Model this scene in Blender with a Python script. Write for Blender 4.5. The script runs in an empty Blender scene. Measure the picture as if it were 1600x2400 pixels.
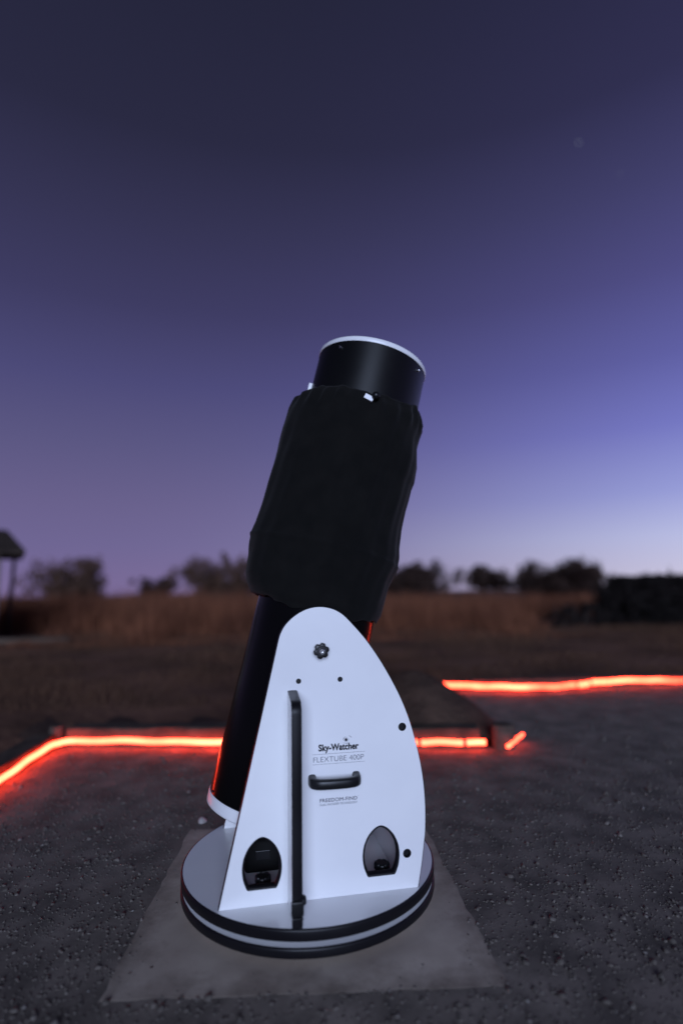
import bpy, bmesh, math, random
import numpy as np
from mathutils import Vector, Matrix

random.seed(7)
rng = np.random.default_rng(11)
SC = bpy.context.scene
COL = SC.collection
PI = math.pi

# ------------------------------------------------------------------ camera
PITCH, YAW, ROLL = 0.13191, 0.06391, -0.015
fw = Vector((math.sin(YAW) * math.cos(PITCH), math.cos(YAW) * math.cos(PITCH), math.sin(PITCH)))
r0 = Vector((math.cos(YAW), -math.sin(YAW), 0))
u0 = r0.cross(fw)
rt = r0 * math.cos(ROLL) + u0 * math.sin(ROLL)
up = -r0 * math.sin(ROLL) + u0 * math.cos(ROLL)
cd = bpy.data.cameras.new('camera')
cam = bpy.data.objects.new('camera', cd)
COL.objects.link(cam)
M = Matrix.Identity(4)
for i in range(3):
    M[i][0], M[i][1], M[i][2] = rt[i], up[i], -fw[i]
M[0][3], M[1][3], M[2][3] = 0.0, -2.15389, 1.07372
cam.matrix_world = M
cd.sensor_fit = 'VERTICAL'
cd.sensor_height = 36.0
cd.sensor_width = 24.0
cd.lens = 1281.32 / 2400 * 36
cd.clip_start = 0.05
cd.clip_end = 3000
cd.dof.use_dof = True
cd.dof.focus_distance = 1.93
cd.dof.aperture_fstop = 0.52
cd.dof.aperture_blades = 0
SC.camera = cam

# ------------------------------------------------------------------ colour management
vs = SC.view_settings
vs.view_transform = 'Standard'
vs.look = 'None'
vs.exposure = 0.0
vs.gamma = 1.0
vs.use_curve_mapping = False

def lin(c):
    return tuple(((v / 255) / 12.92 if v / 255 <= 0.04045 else ((v / 255 + 0.055) / 1.055) ** 2.4) for v in c)

# ------------------------------------------------------------------ sky (late dusk, afterglow off to the right)
GLOW_AZ = math.radians(56)
world = bpy.data.worlds.new('World')
SC.world = world
world.use_nodes = True
wt = world.node_tree
for nd in list(wt.nodes):
    wt.nodes.remove(nd)
def wn(t, **k):
    n = wt.nodes.new(t)
    for a, b in k.items():
        setattr(n, a, b)
    return n
def wmath(op, a, b=None):
    n = wn('ShaderNodeMath', operation=op)
    for i, v in enumerate((a, b)):
        if v is None:
            continue
        if isinstance(v, (int, float)):
            n.inputs[i].default_value = v
        else:
            wt.links.new(v, n.inputs[i])
    return n.outputs[0]
tc = wn('ShaderNodeTexCoord')
nrm = wn('ShaderNodeVectorMath', operation='NORMALIZE')
wt.links.new(tc.outputs['Generated'], nrm.inputs[0])
sx = wn('ShaderNodeSeparateXYZ')
wt.links.new(nrm.outputs[0], sx.inputs[0])
elev = wmath('ARCSINE', sx.outputs[2])
epos = wmath('MULTIPLY_ADD', elev, 1 / math.radians(100))
epos.node.inputs[2].default_value = 0.1            # -10 deg -> 0, 90 deg -> 1
hx = wmath('MULTIPLY', sx.outputs[0], math.sin(GLOW_AZ))
hy = wmath('MULTIPLY', sx.outputs[1], math.cos(GLOW_AZ))
dotg = wmath('ADD', hx, hy)
hl = wmath('SQRT', wmath('ADD', wmath('MULTIPLY', sx.outputs[0], sx.outputs[0]), wmath('MULTIPLY', sx.outputs[1], sx.outputs[1])))
cosg = wmath('DIVIDE', dotg, wmath('MAXIMUM', hl, 0.02))
gfac = wmath('POWER', wmath('MAXIMUM', cosg, 0.0), 3.8)
# (elevation in degrees, colour away from the glow, colour in the glow), as display colours
SKY = [(-10, (40, 34, 44), (46, 40, 48)), (-3, (116, 100, 142), (178, 164, 198)), (0, (121, 106, 150), (216, 212, 234)), (4, (111, 102, 147), (198, 204, 242)),
       (8, (105, 97, 140), (160, 168, 230)), (14, (91, 87, 130), (122, 126, 206)), (20, (76, 74, 120), (99, 100, 171)),
       (27, (62, 60, 98), (82, 80, 138)), (34, (53, 52, 83), (67, 66, 111)), (41, (42, 42, 66), (50, 49, 83)),
       (52, (36, 37, 58), (41, 41, 69)), (70, (26, 27, 43), (28, 29, 48)), (90, (24, 25, 41), (24, 25, 41))]
def ramp(k):
    r = wn('ShaderNodeValToRGB')
    r.color_ramp.interpolation = 'LINEAR'
    el = r.color_ramp.elements
    while len(el) < len(SKY):
        el.new(0.5)
    for e, s in zip(el, SKY):
        e.position = (s[0] + 10) / 100
        e.color = lin(s[k]) + (1,)
    wt.links.new(epos, r.inputs[0])
    return r.outputs[0]
mixs = wn('ShaderNodeMix', data_type='RGBA')
wt.links.new(gfac, mixs.inputs[0])
wt.links.new(ramp(1), mixs.inputs[6])
wt.links.new(ramp(2), mixs.inputs[7])
dk = wn('ShaderNodeMapRange')
dk.interpolation_type = 'SMOOTHSTEP'
wt.links.new(cosg, dk.inputs[0])
dk.inputs[1].default_value, dk.inputs[2].default_value = -1.0, 0.1
dk.inputs[3].default_value, dk.inputs[4].default_value = 0.55, 1.0
dark = wn('ShaderNodeVectorMath', operation='SCALE')
wt.links.new(mixs.outputs[2], dark.inputs[0])
wt.links.new(dk.outputs[0], dark.inputs['Scale'])
bg = wn('ShaderNodeBackground')
bg.inputs[1].default_value = 1.0
wt.links.new(dark.outputs[0], bg.inputs[0])
wo = wn('ShaderNodeOutputWorld')
wt.links.new(bg.outputs[0], wo.inputs[0])

# ------------------------------------------------------------------ key light: low cold beam from behind the camera's left
sd = bpy.data.lights.new('sun', 'SUN')
sd.energy = 3.25
sd.angle = math.radians(32)
sd.color = (0.58, 0.695, 0.985)
sun = bpy.data.objects.new('sun', sd)
COL.objects.link(sun)
SUN_EL, SUN_AZ = math.radians(13), math.radians(0.5)     # travels towards +Y and a little to +X
sdir = Vector((math.sin(SUN_AZ) * math.cos(SUN_EL), math.cos(SUN_AZ) * math.cos(SUN_EL), -math.sin(SUN_EL)))
sun.rotation_euler = sdir.to_track_quat('-Z', 'Y').to_euler()
sun.location = (-1, -6, 4)

# ------------------------------------------------------------------ helpers
def mesh_obj(name, verts, faces, mat, parent=None, smooth=False):
    me = bpy.data.meshes.new(name)
    me.from_pydata([tuple(v) for v in verts], [], [tuple(f) for f in faces])
    me.validate()
    me.update()
    if smooth:
        me.polygons.foreach_set('use_smooth', [True] * len(me.polygons))
    me.materials.append(mat)
    o = bpy.data.objects.new(name, me)
    COL.objects.link(o)
    o.parent = parent
    return o
def bm_obj(name, bm, mat, parent=None, smooth=False, sharp=None):
    bmesh.ops.recalc_face_normals(bm, faces=bm.faces)
    me = bpy.data.meshes.new(name)
    bm.to_mesh(me)
    bm.free()
    if smooth:
        me.polygons.foreach_set('use_smooth', [True] * len(me.polygons))
        if sharp:
            me.set_sharp_from_angle(angle=math.radians(sharp))
    me.materials.append(mat)
    o = bpy.data.objects.new(name, me)
    COL.objects.link(o)
    o.parent = parent
    return o
def empty(name, loc, rot=None):
    o = bpy.data.objects.new(name, None)
    COL.objects.link(o)
    o.location = loc
    if rot is not None:
        o.rotation_euler = rot
    o.empty_display_size = 0.1
    return o
def tag(o, label=None, cat=None, group=None, kind=None):
    for k, v in (('label', label), ('category', cat), ('group', group), ('kind', kind)):
        if v:
            o[k] = v
    return o
def bm_box(bm, c, s, bev=0.0, seg=2):
    r = bmesh.ops.create_cube(bm, size=1.0)
    for v in r['verts']:
        v.co = Vector((v.co.x * s[0] + c[0], v.co.y * s[1] + c[1], v.co.z * s[2] + c[2]))
    if bev:
        es = list({e for v in r['verts'] for e in v.link_edges})
        bmesh.ops.bevel(bm, geom=es, offset=bev, segments=seg, affect='EDGES', profile=0.6)
def lathe(bm, prof, n=64, frame=None, close=False):
    """revolve (r, z) points about z; frame maps local to parent space"""
    rings = []
    for r, z in prof:
        if r < 1e-6:
            rings.append([bm.verts.new((0, 0, z))])
        else:
            rings.append([bm.verts.new((r * math.cos(2 * PI * i / n), r * math.sin(2 * PI * i / n), z)) for i in range(n)])
    pr = list(zip(rings, rings[1:])) + ([(rings[-1], rings[0])] if close else [])
    for a, b in pr:
        for i in range(n):
            j = (i + 1) % n
            if len(a) == 1 and len(b) == 1:
                continue
            if len(a) == 1:
                bm.faces.new((a[0], b[j], b[i]))
            elif len(b) == 1:
                bm.faces.new((a[i], a[j], b[0]))
            else:
                bm.faces.new((a[i], a[j], b[j], b[i]))
    if frame is not None:
        vs_ = [v for ring in rings for v in ring]
        bmesh.ops.transform(bm, matrix=frame, verts=vs_)
def sweep(bm, pts, rad, n=10, closed=False, sq=None, caps=True):
    """tube along points; sq=(a,b) gives a rounded-rectangle section"""
    P = [Vector(p) for p in pts]
    rings = []
    ref = Vector((0, 0, 1))
    for i, p in enumerate(P):
        a = P[i - 1] if (i or closed) else P[0]
        b = P[(i + 1) % len(P)] if (i < len(P) - 1 or closed) else P[-1]
        t = (b - a).normalized()
        rf = ref if abs(t.dot(ref)) < 0.95 else Vector((1, 0, 0))
        s = t.cross(rf).normalized()
        w = s.cross(t).normalized()
        rr = rad[i] if isinstance(rad, (list, tuple)) else rad
        ring = []
        for k in range(n):
            an = 2 * PI * k / n
            cx, cy = math.cos(an), math.sin(an)
            if sq:
                ex = 0.45
                cx = math.copysign(abs(cx) ** ex, cx) * sq[0]
                cy = math.copysign(abs(cy) ** ex, cy) * sq[1]
                ring.append(bm.verts.new(p + s * cx + w * cy))
            else:
                ring.append(bm.verts.new(p + s * cx * rr + w * cy * rr))
        rings.append(ring)
    m = len(rings)
    for i in range(m if closed else m - 1):
        a, b = rings[i], rings[(i + 1) % m]
        for k in range(n):
            j = (k + 1) % n
            bm.faces.new((a[k], a[j], b[j], b[k]))
    if caps and not closed:
        bm.faces.new(rings[0][::-1])
        bm.faces.new(rings[-1])
def catmull(P, sub=5, closed=False):
    P = [Vector(p) for p in P]
    out = []
    n = len(P)
    rg = range(n if closed else n - 1)
    for i in rg:
        p0 = P[i - 1] if (i or closed) else P[0] * 2 - P[1]
        p1, p2 = P[i], P[(i + 1) % n]
        p3 = P[(i + 2) % n] if (closed or i + 2 < n) else P[-1] * 2 - P[-2]
        for s in range(sub):
            t = s / sub
            out.append(0.5 * ((2 * p1) + (p2 - p0) * t + (2 * p0 - 5 * p1 + 4 * p2 - p3) * t * t + (3 * p1 - p0 - 3 * p2 + p3) * t ** 3))
    if not closed:
        out.append(P[-1])
    return out

# ------------------------------------------------------------------ materials
def mat(name, col, rough=0.6, spec=0.5, metal=0.0, var=None, scale=8.0, bump=0.0, bscale=60.0, bdist=0.002,
        emit=None, estr=0.0, detail=6.0, coat=0.0, rvar=0.0, sheen=0.0, trans=0.0, mid=(0.35, 0.65)):
    m = bpy.data.materials.new(name)
    m.use_nodes = True
    nt = m.node_tree
    b = nt.nodes['Principled BSDF']
    b.inputs['Base Color'].default_value = tuple(col) + (1,)
    b.inputs['Roughness'].default_value = rough
    b.inputs['Specular IOR Level'].default_value = spec
    b.inputs['Metallic'].default_value = metal
    b.inputs['Coat Weight'].default_value = coat
    b.inputs['Sheen Weight'].default_value = sheen
    b.inputs['Transmission Weight'].default_value = trans
    if emit:
        b.inputs['Emission Color'].default_value = tuple(emit) + (1,)
        b.inputs['Emission Strength'].default_value = estr
    tcn = nt.nodes.new('ShaderNodeTexCoord')
    if var is not None:
        nz = nt.nodes.new('ShaderNodeTexNoise')
        nz.inputs['Scale'].default_value = scale
        nz.inputs['Detail'].default_value = detail
        nt.links.new(tcn.outputs['Object'], nz.inputs['Vector'])
        cr = nt.nodes.new('ShaderNodeValToRGB')
        cr.color_ramp.elements[0].position, cr.color_ramp.elements[1].position = mid
        cr.color_ramp.elements[0].color = tuple(col) + (1,)
        cr.color_ramp.elements[1].color = tuple(var) + (1,)
        nt.links.new(nz.outputs['Fac'], cr.inputs[0])
        nt.links.new(cr.outputs[0], b.inputs['Base Color'])
    if rvar:
        nz3 = nt.nodes.new('ShaderNodeTexNoise')
        nz3.inputs['Scale'].default_value = 5.0
        nz3.inputs['Detail'].default_value = 8.0
        nt.links.new(tcn.outputs['Object'], nz3.inputs['Vector'])
        mr = nt.nodes.new('ShaderNodeMapRange')
        mr.inputs[1].default_value, mr.inputs[2].default_value = 0.3, 0.7
        mr.inputs[3].default_value, mr.inputs[4].default_value = max(0.02, rough - rvar), rough + rvar
        nt.links.new(nz3.outputs['Fac'], mr.inputs[0])
        nt.links.new(mr.outputs[0], b.inputs['Roughness'])
    if bump:
        nb = nt.nodes.new('ShaderNodeTexNoise')
        nb.inputs['Scale'].default_value = bscale
        nb.inputs['Detail'].default_value = 8.0
        nt.links.new(tcn.outputs['Object'], nb.inputs['Vector'])
        bp = nt.nodes.new('ShaderNodeBump')
        bp.inputs['Strength'].default_value = bump
        bp.inputs['Distance'].default_value = bdist
        nt.links.new(nb.outputs['Fac'], bp.inputs['Height'])
        nt.links.new(bp.outputs[0], b.inputs['Normal'])
    return m

M_white = mat('white_laminate', (0.80, 0.80, 0.80), 0.22, 0.5, var=(0.735, 0.735, 0.74), scale=2.4, rvar=0.05, bump=0.05, bscale=240, bdist=0.0004)
M_whitepaint = mat('white_enamel', (0.78, 0.78, 0.79), 0.3, 0.5, rvar=0.06)
M_edge = mat('black_edge_band', (0.006, 0.0055, 0.007), 0.4, 0.22, rvar=0.1, bump=0.1, bscale=90)
M_tube = mat('black_gloss_steel', (0.004, 0.004, 0.0045), 0.38, 0.2, rvar=0.04)
M_tube_low = mat('black_satin_steel', (0.003, 0.0028, 0.003), 0.2, 0.13, rvar=0.05)
M_inner = mat('matt_black', (0.006, 0.006, 0.006), 0.85, 0.2)
M_plastic = mat('black_plastic', (0.007, 0.007, 0.008), 0.36, 0.35, bump=0.15, bscale=300, bdist=0.0006)
M_steel = mat('bright_steel', (0.72, 0.72, 0.72), 0.18, 0.5, metal=1.0)
M_shroud = mat('black_fabric', (0.0068, 0.0064, 0.0060), 0.95, 0.1, var=(0.0048, 0.0047, 0.0045), scale=14, bump=0.3, bscale=900, bdist=0.0006, sheen=0.04)
M_print = mat('printed_ink', (0.012, 0.012, 0.018), 0.5, 0.3)
M_printg = mat('printed_grey_ink', (0.055, 0.058, 0.085), 0.5, 0.4)
M_concrete = mat('concrete', (0.33, 0.275, 0.225), 0.9, 0.2, var=(0.48, 0.415, 0.345), scale=4.2, detail=12, bump=0.35, bscale=210, bdist=0.0012, mid=(0.32, 0.68))
M_gravel = mat('gravel_ground', (0.098, 0.083, 0.071), 0.95, 0.2, var=(0.20, 0.168, 0.142), scale=6, detail=12, bump=0.3, bscale=75, bdist=0.004)
M_field = mat('dry_field', (0.080, 0.043, 0.027), 0.98, 0.1, var=(0.20, 0.105, 0.068), scale=0.8, detail=12, bump=0.8, bscale=9, bdist=0.06)
M_soil = mat('bare_soil', (0.042, 0.027, 0.021), 0.98, 0.1, var=(0.078, 0.049, 0.036), scale=5, detail=9, bump=0.9, bscale=26, bdist=0.03)
M_timber = mat('weathered_timber', (0.040, 0.030, 0.023), 0.9, 0.15, var=(0.075, 0.056, 0.042), scale=9, detail=9, bump=0.6, bscale=40, bdist=0.006)
M_log = mat('dark_log', (0.05, 0.038, 0.03), 0.9, 0.2, var=(0.085, 0.062, 0.05), scale=16, bump=0.8, bscale=34, bdist=0.01)
M_plaster = mat('hut_plaster', (0.15, 0.115, 0.115), 0.95, 0.2, var=(0.19, 0.15, 0.15), scale=2.2, bump=0.3, bscale=30, bdist=0.01)
M_thatch = mat('old_roof', (0.030, 0.022, 0.018), 0.95, 0.1, var=(0.05, 0.037, 0.03), scale=6, bump=0.8, bscale=22, bdist=0.03)
M_palekerb = mat('pale_kerb', (0.06, 0.043, 0.032), 0.9, 0.2, var=(0.09, 0.066, 0.05), scale=4, bump=0.3, bscale=30, bdist=0.006)
M_bark = mat('bark', (0.045, 0.033, 0.028), 0.95, 0.1, var=(0.07, 0.052, 0.044), scale=9, bump=0.6, bscale=20, bdist=0.02)
M_tallgrass = mat('tall_dry_grass', (0.205, 0.080, 0.042), 0.9, 0.1, var=(0.10, 0.040, 0.024), scale=0.9, detail=8)
M_shortgrass = mat('short_dry_grass', (0.12, 0.062, 0.037), 0.9, 0.1, var=(0.062, 0.036, 0.024), scale=1.1, detail=8)

def leafmat(name, a, b):
    m = mat(name, a, 0.8, 0.15, var=b, scale=1.6, detail=5)
    return m
M_leaf_brown = leafmat('brown_foliage', (0.115, 0.062, 0.040), (0.06, 0.036, 0.026))
M_leaf_dark = leafmat('dark_foliage', (0.050, 0.028, 0.021), (0.028, 0.017, 0.014))
M_leaf_grey = leafmat('grey_foliage', (0.075, 0.065, 0.068), (0.05, 0.044, 0.044))
M_leaf_hedge = leafmat('hedge_foliage', (0.015, 0.011, 0.010), (0.010, 0.008, 0.007))

def dirty_slab(m):
    nt = m.node_tree
    b = nt.nodes['Principled BSDF']
    src = b.inputs['Base Color'].links[0].from_socket
    tcn = nt.nodes.new('ShaderNodeTexCoord')
    sp_ = nt.nodes.new('ShaderNodeSeparateXYZ')
    nt.links.new(tcn.outputs['Object'], sp_.inputs[0])
    def mm(op, a, c=None):
        n = nt.nodes.new('ShaderNodeMath')
        n.operation = op
        for i, v in enumerate((a, c)):
            if v is None:
                continue
            if isinstance(v, (int, float)):
                n.inputs[i].default_value = v
            else:
                nt.links.new(v, n.inputs[i])
        return n.outputs[0]
    d = mm('MAXIMUM', mm('ABSOLUTE', sp_.outputs[0]), mm('ABSOLUTE', sp_.outputs[1]))
    nz = nt.nodes.new('ShaderNodeTexNoise')
    nz.inputs['Scale'].default_value = 7.0
    nz.inputs['Detail'].default_value = 12.0
    nz.inputs['Roughness'].default_value = 0.7
    nt.links.new(tcn.outputs['Object'], nz.inputs['Vector'])
    e = mm('ADD', d, mm('MULTIPLY', mm('SUBTRACT', nz.outputs['Fac'], 0.5), 0.42))
    mr = nt.nodes.new('ShaderNodeMapRange')
    mr.inputs[1].default_value, mr.inputs[2].default_value = 0.44, 0.60
    mr.inputs[3].default_value, mr.inputs[4].default_value = 0.0, 0.9
    nt.links.new(e, mr.inputs[0])
    mx = nt.nodes.new('ShaderNodeMix')
    mx.data_type = 'RGBA'
    nt.links.new(mr.outputs[0], mx.inputs[0])
    nt.links.new(src, mx.inputs[6])
    mx.inputs[7].default_value = (0.15, 0.118, 0.094, 1)
    nt.links.new(mx.outputs[2], b.inputs['Base Color'])
dirty_slab(M_concrete)

def stone_mat():
    m = bpy.data.materials.new('gravel_stones')
    m.use_nodes = True
    nt = m.node_tree
    b = nt.nodes['Principled BSDF']
    b.inputs['Roughness'].default_value = 0.9
    b.inputs['Specular IOR Level'].default_value = 0.25
    at = nt.nodes.new('ShaderNodeAttribute')
    at.attribute_name = 'stone_tone'
    cr = nt.nodes.new('ShaderNodeValToRGB')
    e = cr.color_ramp.elements
    e[0].position, e[0].color = 0.0, (0.060, 0.052, 0.046, 1)
    e[1].position, e[1].color = 1.0, (0.21, 0.20, 0.19, 1)
    k = e.new(0.55); k.color = (0.105, 0.090, 0.078, 1)
    k = e.new(0.88); k.color = (0.150, 0.132, 0.118, 1)
    nt.links.new(at.outputs['Fac'], cr.inputs[0])
    nt.links.new(cr.outputs[0], b.inputs['Base Color'])
    return m
M_stone = stone_mat()

def rope_mat(name, lo, hi):
    m = bpy.data.materials.new(name)
    m.use_nodes = True
    nt = m.node_tree
    b = nt.nodes['Principled BSDF']
    b.inputs['Base Color'].default_value = (0.5, 0.06, 0.03, 1)
    b.inputs['Roughness'].default_value = 0.35
    tcn = nt.nodes.new('ShaderNodeTexCoord')
    nz = nt.nodes.new('ShaderNodeTexNoise')
    nz.inputs['Scale'].default_value = 1.9
    nz.inputs['Detail'].default_value = 3.0
    nt.links.new(tcn.outputs['Object'], nz.inputs['Vector'])
    mr = nt.nodes.new('ShaderNodeMapRange')
    mr.inputs[1].default_value, mr.inputs[2].default_value = 0.36, 0.62
    mr.inputs[3].default_value, mr.inputs[4].default_value = lo, hi
    nt.links.new(nz.outputs['Fac'], mr.inputs[0])
    b.inputs['Emission Color'].default_value = (1.0, 0.050, 0.022, 1)
    nt.links.new(mr.outputs[0], b.inputs['Emission Strength'])
    return m
M_rope = rope_mat('lit_red_rope', 15.0, 26.0)
M_rope_far = rope_mat('lit_red_rope_far', 7.0, 26.0)

# ------------------------------------------------------------------ ground
def ground_z(x, y):
    """level by the telescope, falling gently away beyond the tall grass"""
    d = max(0.0, y - 14.0)
    z = -0.02 - 0.0105 * d
    if abs(x) > 60:
        z -= 0.004 * (abs(x) - 60)
    return z
def grid_ground():
    xs = sorted(set([-500, -300, -200, -120, -80, -50, -35, -25] + [round(v, 2) for v in np.arange(-18, 18.01, 1.0)] + [25, 35, 50, 80, 120, 200, 300, 500]))
    ys = sorted(set([-200, -60, -20, -8, -4] + [round(v, 2) for v in np.arange(-2, 20.01, 0.8)] + [25, 32, 40, 55, 80, 120, 180, 260, 400]))
    V, F = [], []
    for y in ys:
        for x in xs:
            w = 0.0
            if y > 5.5:
                w = 0.05 * math.sin(x * 1.3 + y * 0.7) * math.sin(y * 1.1 - x * 0.4)
            V.append((x, y, ground_z(x, y) + min(0, w) + (w if y > 12 else 0)))
    nx = len(xs)
    for j in range(len(ys) - 1):
        for i in range(nx - 1):
            F.append((j * nx + i, j * nx + i + 1, (j + 1) * nx + i + 1, (j + 1) * nx + i))
    return V, F
V, F = grid_ground()
g = mesh_obj('ground', V, F, M_field, smooth=True)
tag(g, kind='structure')

# gravel yard in front of and around the telescope (sheet just above the field)
KX0, KY0 = -1.70, 1.842                  # corner of the kerb line
KD = Vector((3.03, -0.3967, 0)).normalized()
KN = Vector((0.3967, 3.03, 0)).normalized()
V = [(-2.0, -6, -0.0008), (7.5, -6, -0.0008), (7.5, 3.45, -0.0008), (1.30, 3.45, -0.0008), (1.30, 1.52, -0.0008), (-2.0, 1.95, -0.0008)]
yard = mesh_obj('gravel_yard', V, [tuple(range(len(V)))], M_gravel)
tag(yard, kind='structure')

# concrete slab under the telescope
def make_slab():
    bm = bmesh.new()
    c = [(-0.527, 0.487), (-0.553, -0.527), (0.531, -0.563), (0.512, 0.470)]
    n = 26
    loop = []
    for k in range(4):
        a, b = Vector(c[k]), Vector(c[(k + 1) % 4])
        for i in range(n):
            t = i / n
            p = a.lerp(b, t)
            if i:
                nr = Vector((b.y - a.y, a.x - b.x)).normalized()
                p += nr * (rng.normal() * 0.0022 + 0.003 * math.sin(i * 0.9 + k))
            loop.append(p)
    top = [bm.verts.new((p.x * 0.985, p.y * 0.985, 0.0)) for p in loop]
    mid = [bm.verts.new((p.x, p.y, -0.0002)) for p in loop]
    bot = [bm.verts.new((p.x, p.y, -0.10)) for p in loop]
    bm.faces.new(top)
    m = len(loop)
    for a, b in ((top, mid), (mid, bot)):
        for i in range(m):
            j = (i + 1) % m
            bm.faces.new((a[i], a[j], b[j], b[i]))
    o = bm_obj('concrete_slab', bm, M_concrete)
    tag(o, 'square grey concrete slab set in gravel under the telescope', 'slab')
make_slab()

# loose gravel: uncounted small stones
def make_gravel():
    N = 60000
    oct_v = np.array([(1, 0, 0), (-1, 0, 0), (0, 1, 0), (0, -1, 0), (0, 0, 1), (0, 0, -1)], float)
    oct_f = np.array([(0, 2, 4), (2, 1, 4), (1, 3, 4), (3, 0, 4), (2, 0, 5), (1, 2, 5), (3, 1, 5), (0, 3, 5)])
    x = rng.uniform(-1.8, 3.2, N)
    y = -0.95 + (rng.random(N) ** 1.25) * 4.4
    lx = (y - KY0) - (x - KX0) * (-0.1309)
    ok = (lx < 0.0) | (x > 1.5)
    edge_n = 0.012 * np.sin(23 * x) * np.sin(19 * y) + rng.normal(0, 0.006, N)
    stray = rng.random(N) < 0.05 * np.clip((np.maximum(np.abs(x), np.abs(y)) - 0.40) / 0.12, 0, 1)
    inpad = ~stray & (np.abs(x + 0.012) < 0.534 + edge_n) & (y > -0.545 - 0.034 * x - edge_n) & (y < 0.478 + edge_n)
    ok &= ~inpad
    x, y = x[ok], y[ok]
    n = len(x)
    s = rng.gamma(2.6, 0.0013, n) + 0.0018
    s = np.where(rng.random(n) < 0.02, s * 2.3, s)
    s = np.minimum(s, 0.018)
    A = rng.normal(size=(n, 3, 3))
    q, _ = np.linalg.qr(A)
    sc = np.stack([s * rng.uniform(0.8, 1.35, n), s * rng.uniform(0.7, 1.1, n), s * rng.uniform(0.6, 0.9, n)], -1)
    jit = oct_v[None] * sc[:, None, :] * rng.uniform(0.75, 1.2, (n, 6, 1))
    v = np.einsum('nij,nkj->nki', q, jit)
    v[:, :, 0] += x[:, None]
    v[:, :, 1] += y[:, None]
    v[:, :, 2] += (-0.0010 - s * 0.12)[:, None]
    f = (oct_f[None] + (np.arange(n) * 6)[:, None, None]).reshape(-1, 3)
    me = bpy.data.meshes.new('loose_gravel')
    me.vertices.add(n * 6)
    me.vertices.foreach_set('co', v.reshape(-1).astype(np.float32))
    me.loops.add(len(f) * 3)
    me.loops.foreach_set('vertex_index', f.reshape(-1).astype(np.int32))
    me.polygons.add(len(f))
    me.polygons.foreach_set('loop_start', (np.arange(len(f)) * 3).astype(np.int32))
    me.update()
    me.validate()
    at = me.attributes.new('stone_tone', 'FLOAT', 'POINT')
    tone = np.clip(rng.beta(2.6, 2.6, n) + (rng.random(n) < 0.004) * 0.4, 0, 1)
    at.data.foreach_set('value', np.repeat(tone, 6).astype(np.float32))
    me.materials.append(M_stone)
    o = bpy.data.objects.new('loose_gravel', me)
    COL.objects.link(o)
    tag(o, 'dark loose gravel covering the yard around the slab', 'gravel', kind='stuff')
make_gravel()

def stone(loc, r, name, label, m, seed):
    rs = np.random.default_rng(seed)
    bm = bmesh.new()
    bmesh.ops.create_icosphere(bm, subdivisions=2, radius=1.0)
    for v in bm.verts:
        k = 1 + 0.13 * math.sin(3.1 * v.co.x + seed) + 0.1 * math.sin(4.3 * v.co.y + seed * 2) + rs.normal() * 0.03
        v.co = Vector((v.co.x * r[0] * k, v.co.y * r[1] * k, v.co.z * r[2] * k))
    o = bm_obj(name, bm, m, smooth=True)
    o.location = loc
    tag(o, label, 'stone')
M_palestone = mat('pale_stone', (0.42, 0.40, 0.39), 0.85, 0.3, var=(0.30, 0.28, 0.27), scale=30)
stone((-0.487, 0.565, 0.002), (0.021, 0.019, 0.017), 'stone', 'pale pinkish stone lying behind the left rim of the telescope base', M_palestone, 3)

# ------------------------------------------------------------------ earth bank behind the kerb
def make_bank():
    V, F = [], []
    xs = np.linspace(-2.2, 1.60, 46)
    ys = np.linspace(0, 1, 16)
    def h(x, t):
        base = 0.035 + 0.44 * math.exp(-((x - 0.80) / 0.5) ** 2)
        side = min(1.0, max(0.0, (1.60 - x) / 0.36)) ** 0.8
        prof = min(1.0, t / 0.35) ** 0.7 if t < 0.35 else max(0.0, 1 - ((t - 0.35) / 0.65)) ** 0.8
        return -0.05 + (base * (0.35 + 0.65 * prof) if t < 0.35 else base * prof) * side + 0.012 * math.sin(9 * x + 5 * t) * side
    for t in ys:
        for x in xs:
            yk = KY0 + (x - KX0) * (-0.1309) + 0.15
            V.append((x, yk + t * 1.25, h(x, t)))
    nx = len(xs)
    for j in range(len(ys) - 1):
        for i in range(nx - 1):
            F.append((j * nx + i, j * nx + i + 1, (j + 1) * nx + i + 1, (j + 1) * nx + i))
    o = mesh_obj('earth_bank', V, F, M_soil, smooth=True)
    tag(o, kind='structure')
make_bank()

# ------------------------------------------------------------------ timber kerbs
def sleeper_mesh(L, hgt, dep, seed):
    rs = np.random.default_rng(seed)
    bm = bmesh.new()
    bm_box(bm, (0, 0, hgt / 2), (L, dep, hgt), 0.012, 2)
    bmesh.ops.subdivide_edges(bm, edges=[e for e in bm.edges if e.calc_length() > 0.5], cuts=7)
    for v in bm.verts:
        v.co.z += rs.normal() * 0.0025
        v.co.y += rs.normal() * 0.0025
    bmesh.ops.recalc_face_normals(bm, faces=bm.faces)
    me = bpy.data.meshes.new('sleeper')
    bm.to_mesh(me)
    bm.free()
    me.materials.append(M_timber)
    return me
def kerb(label, p0, p1, n, hgt, dep, z, seed):
    p0, p1 = Vector(p0), Vector(p1)
    d = p1 - p0
    L = d.length / n
    root = empty('timber_kerb', (p0.x, p0.y, z), (0, 0, math.atan2(d.y, d.x)))
    tag(root, label, 'kerb')
    me = sleeper_mesh(L - 0.012, hgt, dep, seed)
    for i in range(n):
        o = bpy.data.objects.new('sleeper', me)
        COL.objects.link(o)
        o.parent = root
        o.location = ((i + 0.5) * L, 0, 0)
        o.rotation_euler = (random.uniform(-.02, .02), random.uniform(-.006, .006), random.uniform(-.006, .006))
    return root
off = KN * 0.102
a0 = Vector((KX0, KY0, 0)) + off + KD * 0.04
kerb('long low timber kerb running behind the telescope along the lit rope', a0, a0 + KD * 2.80, 2, 0.16, 0.15, -0.03, 1)
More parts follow.
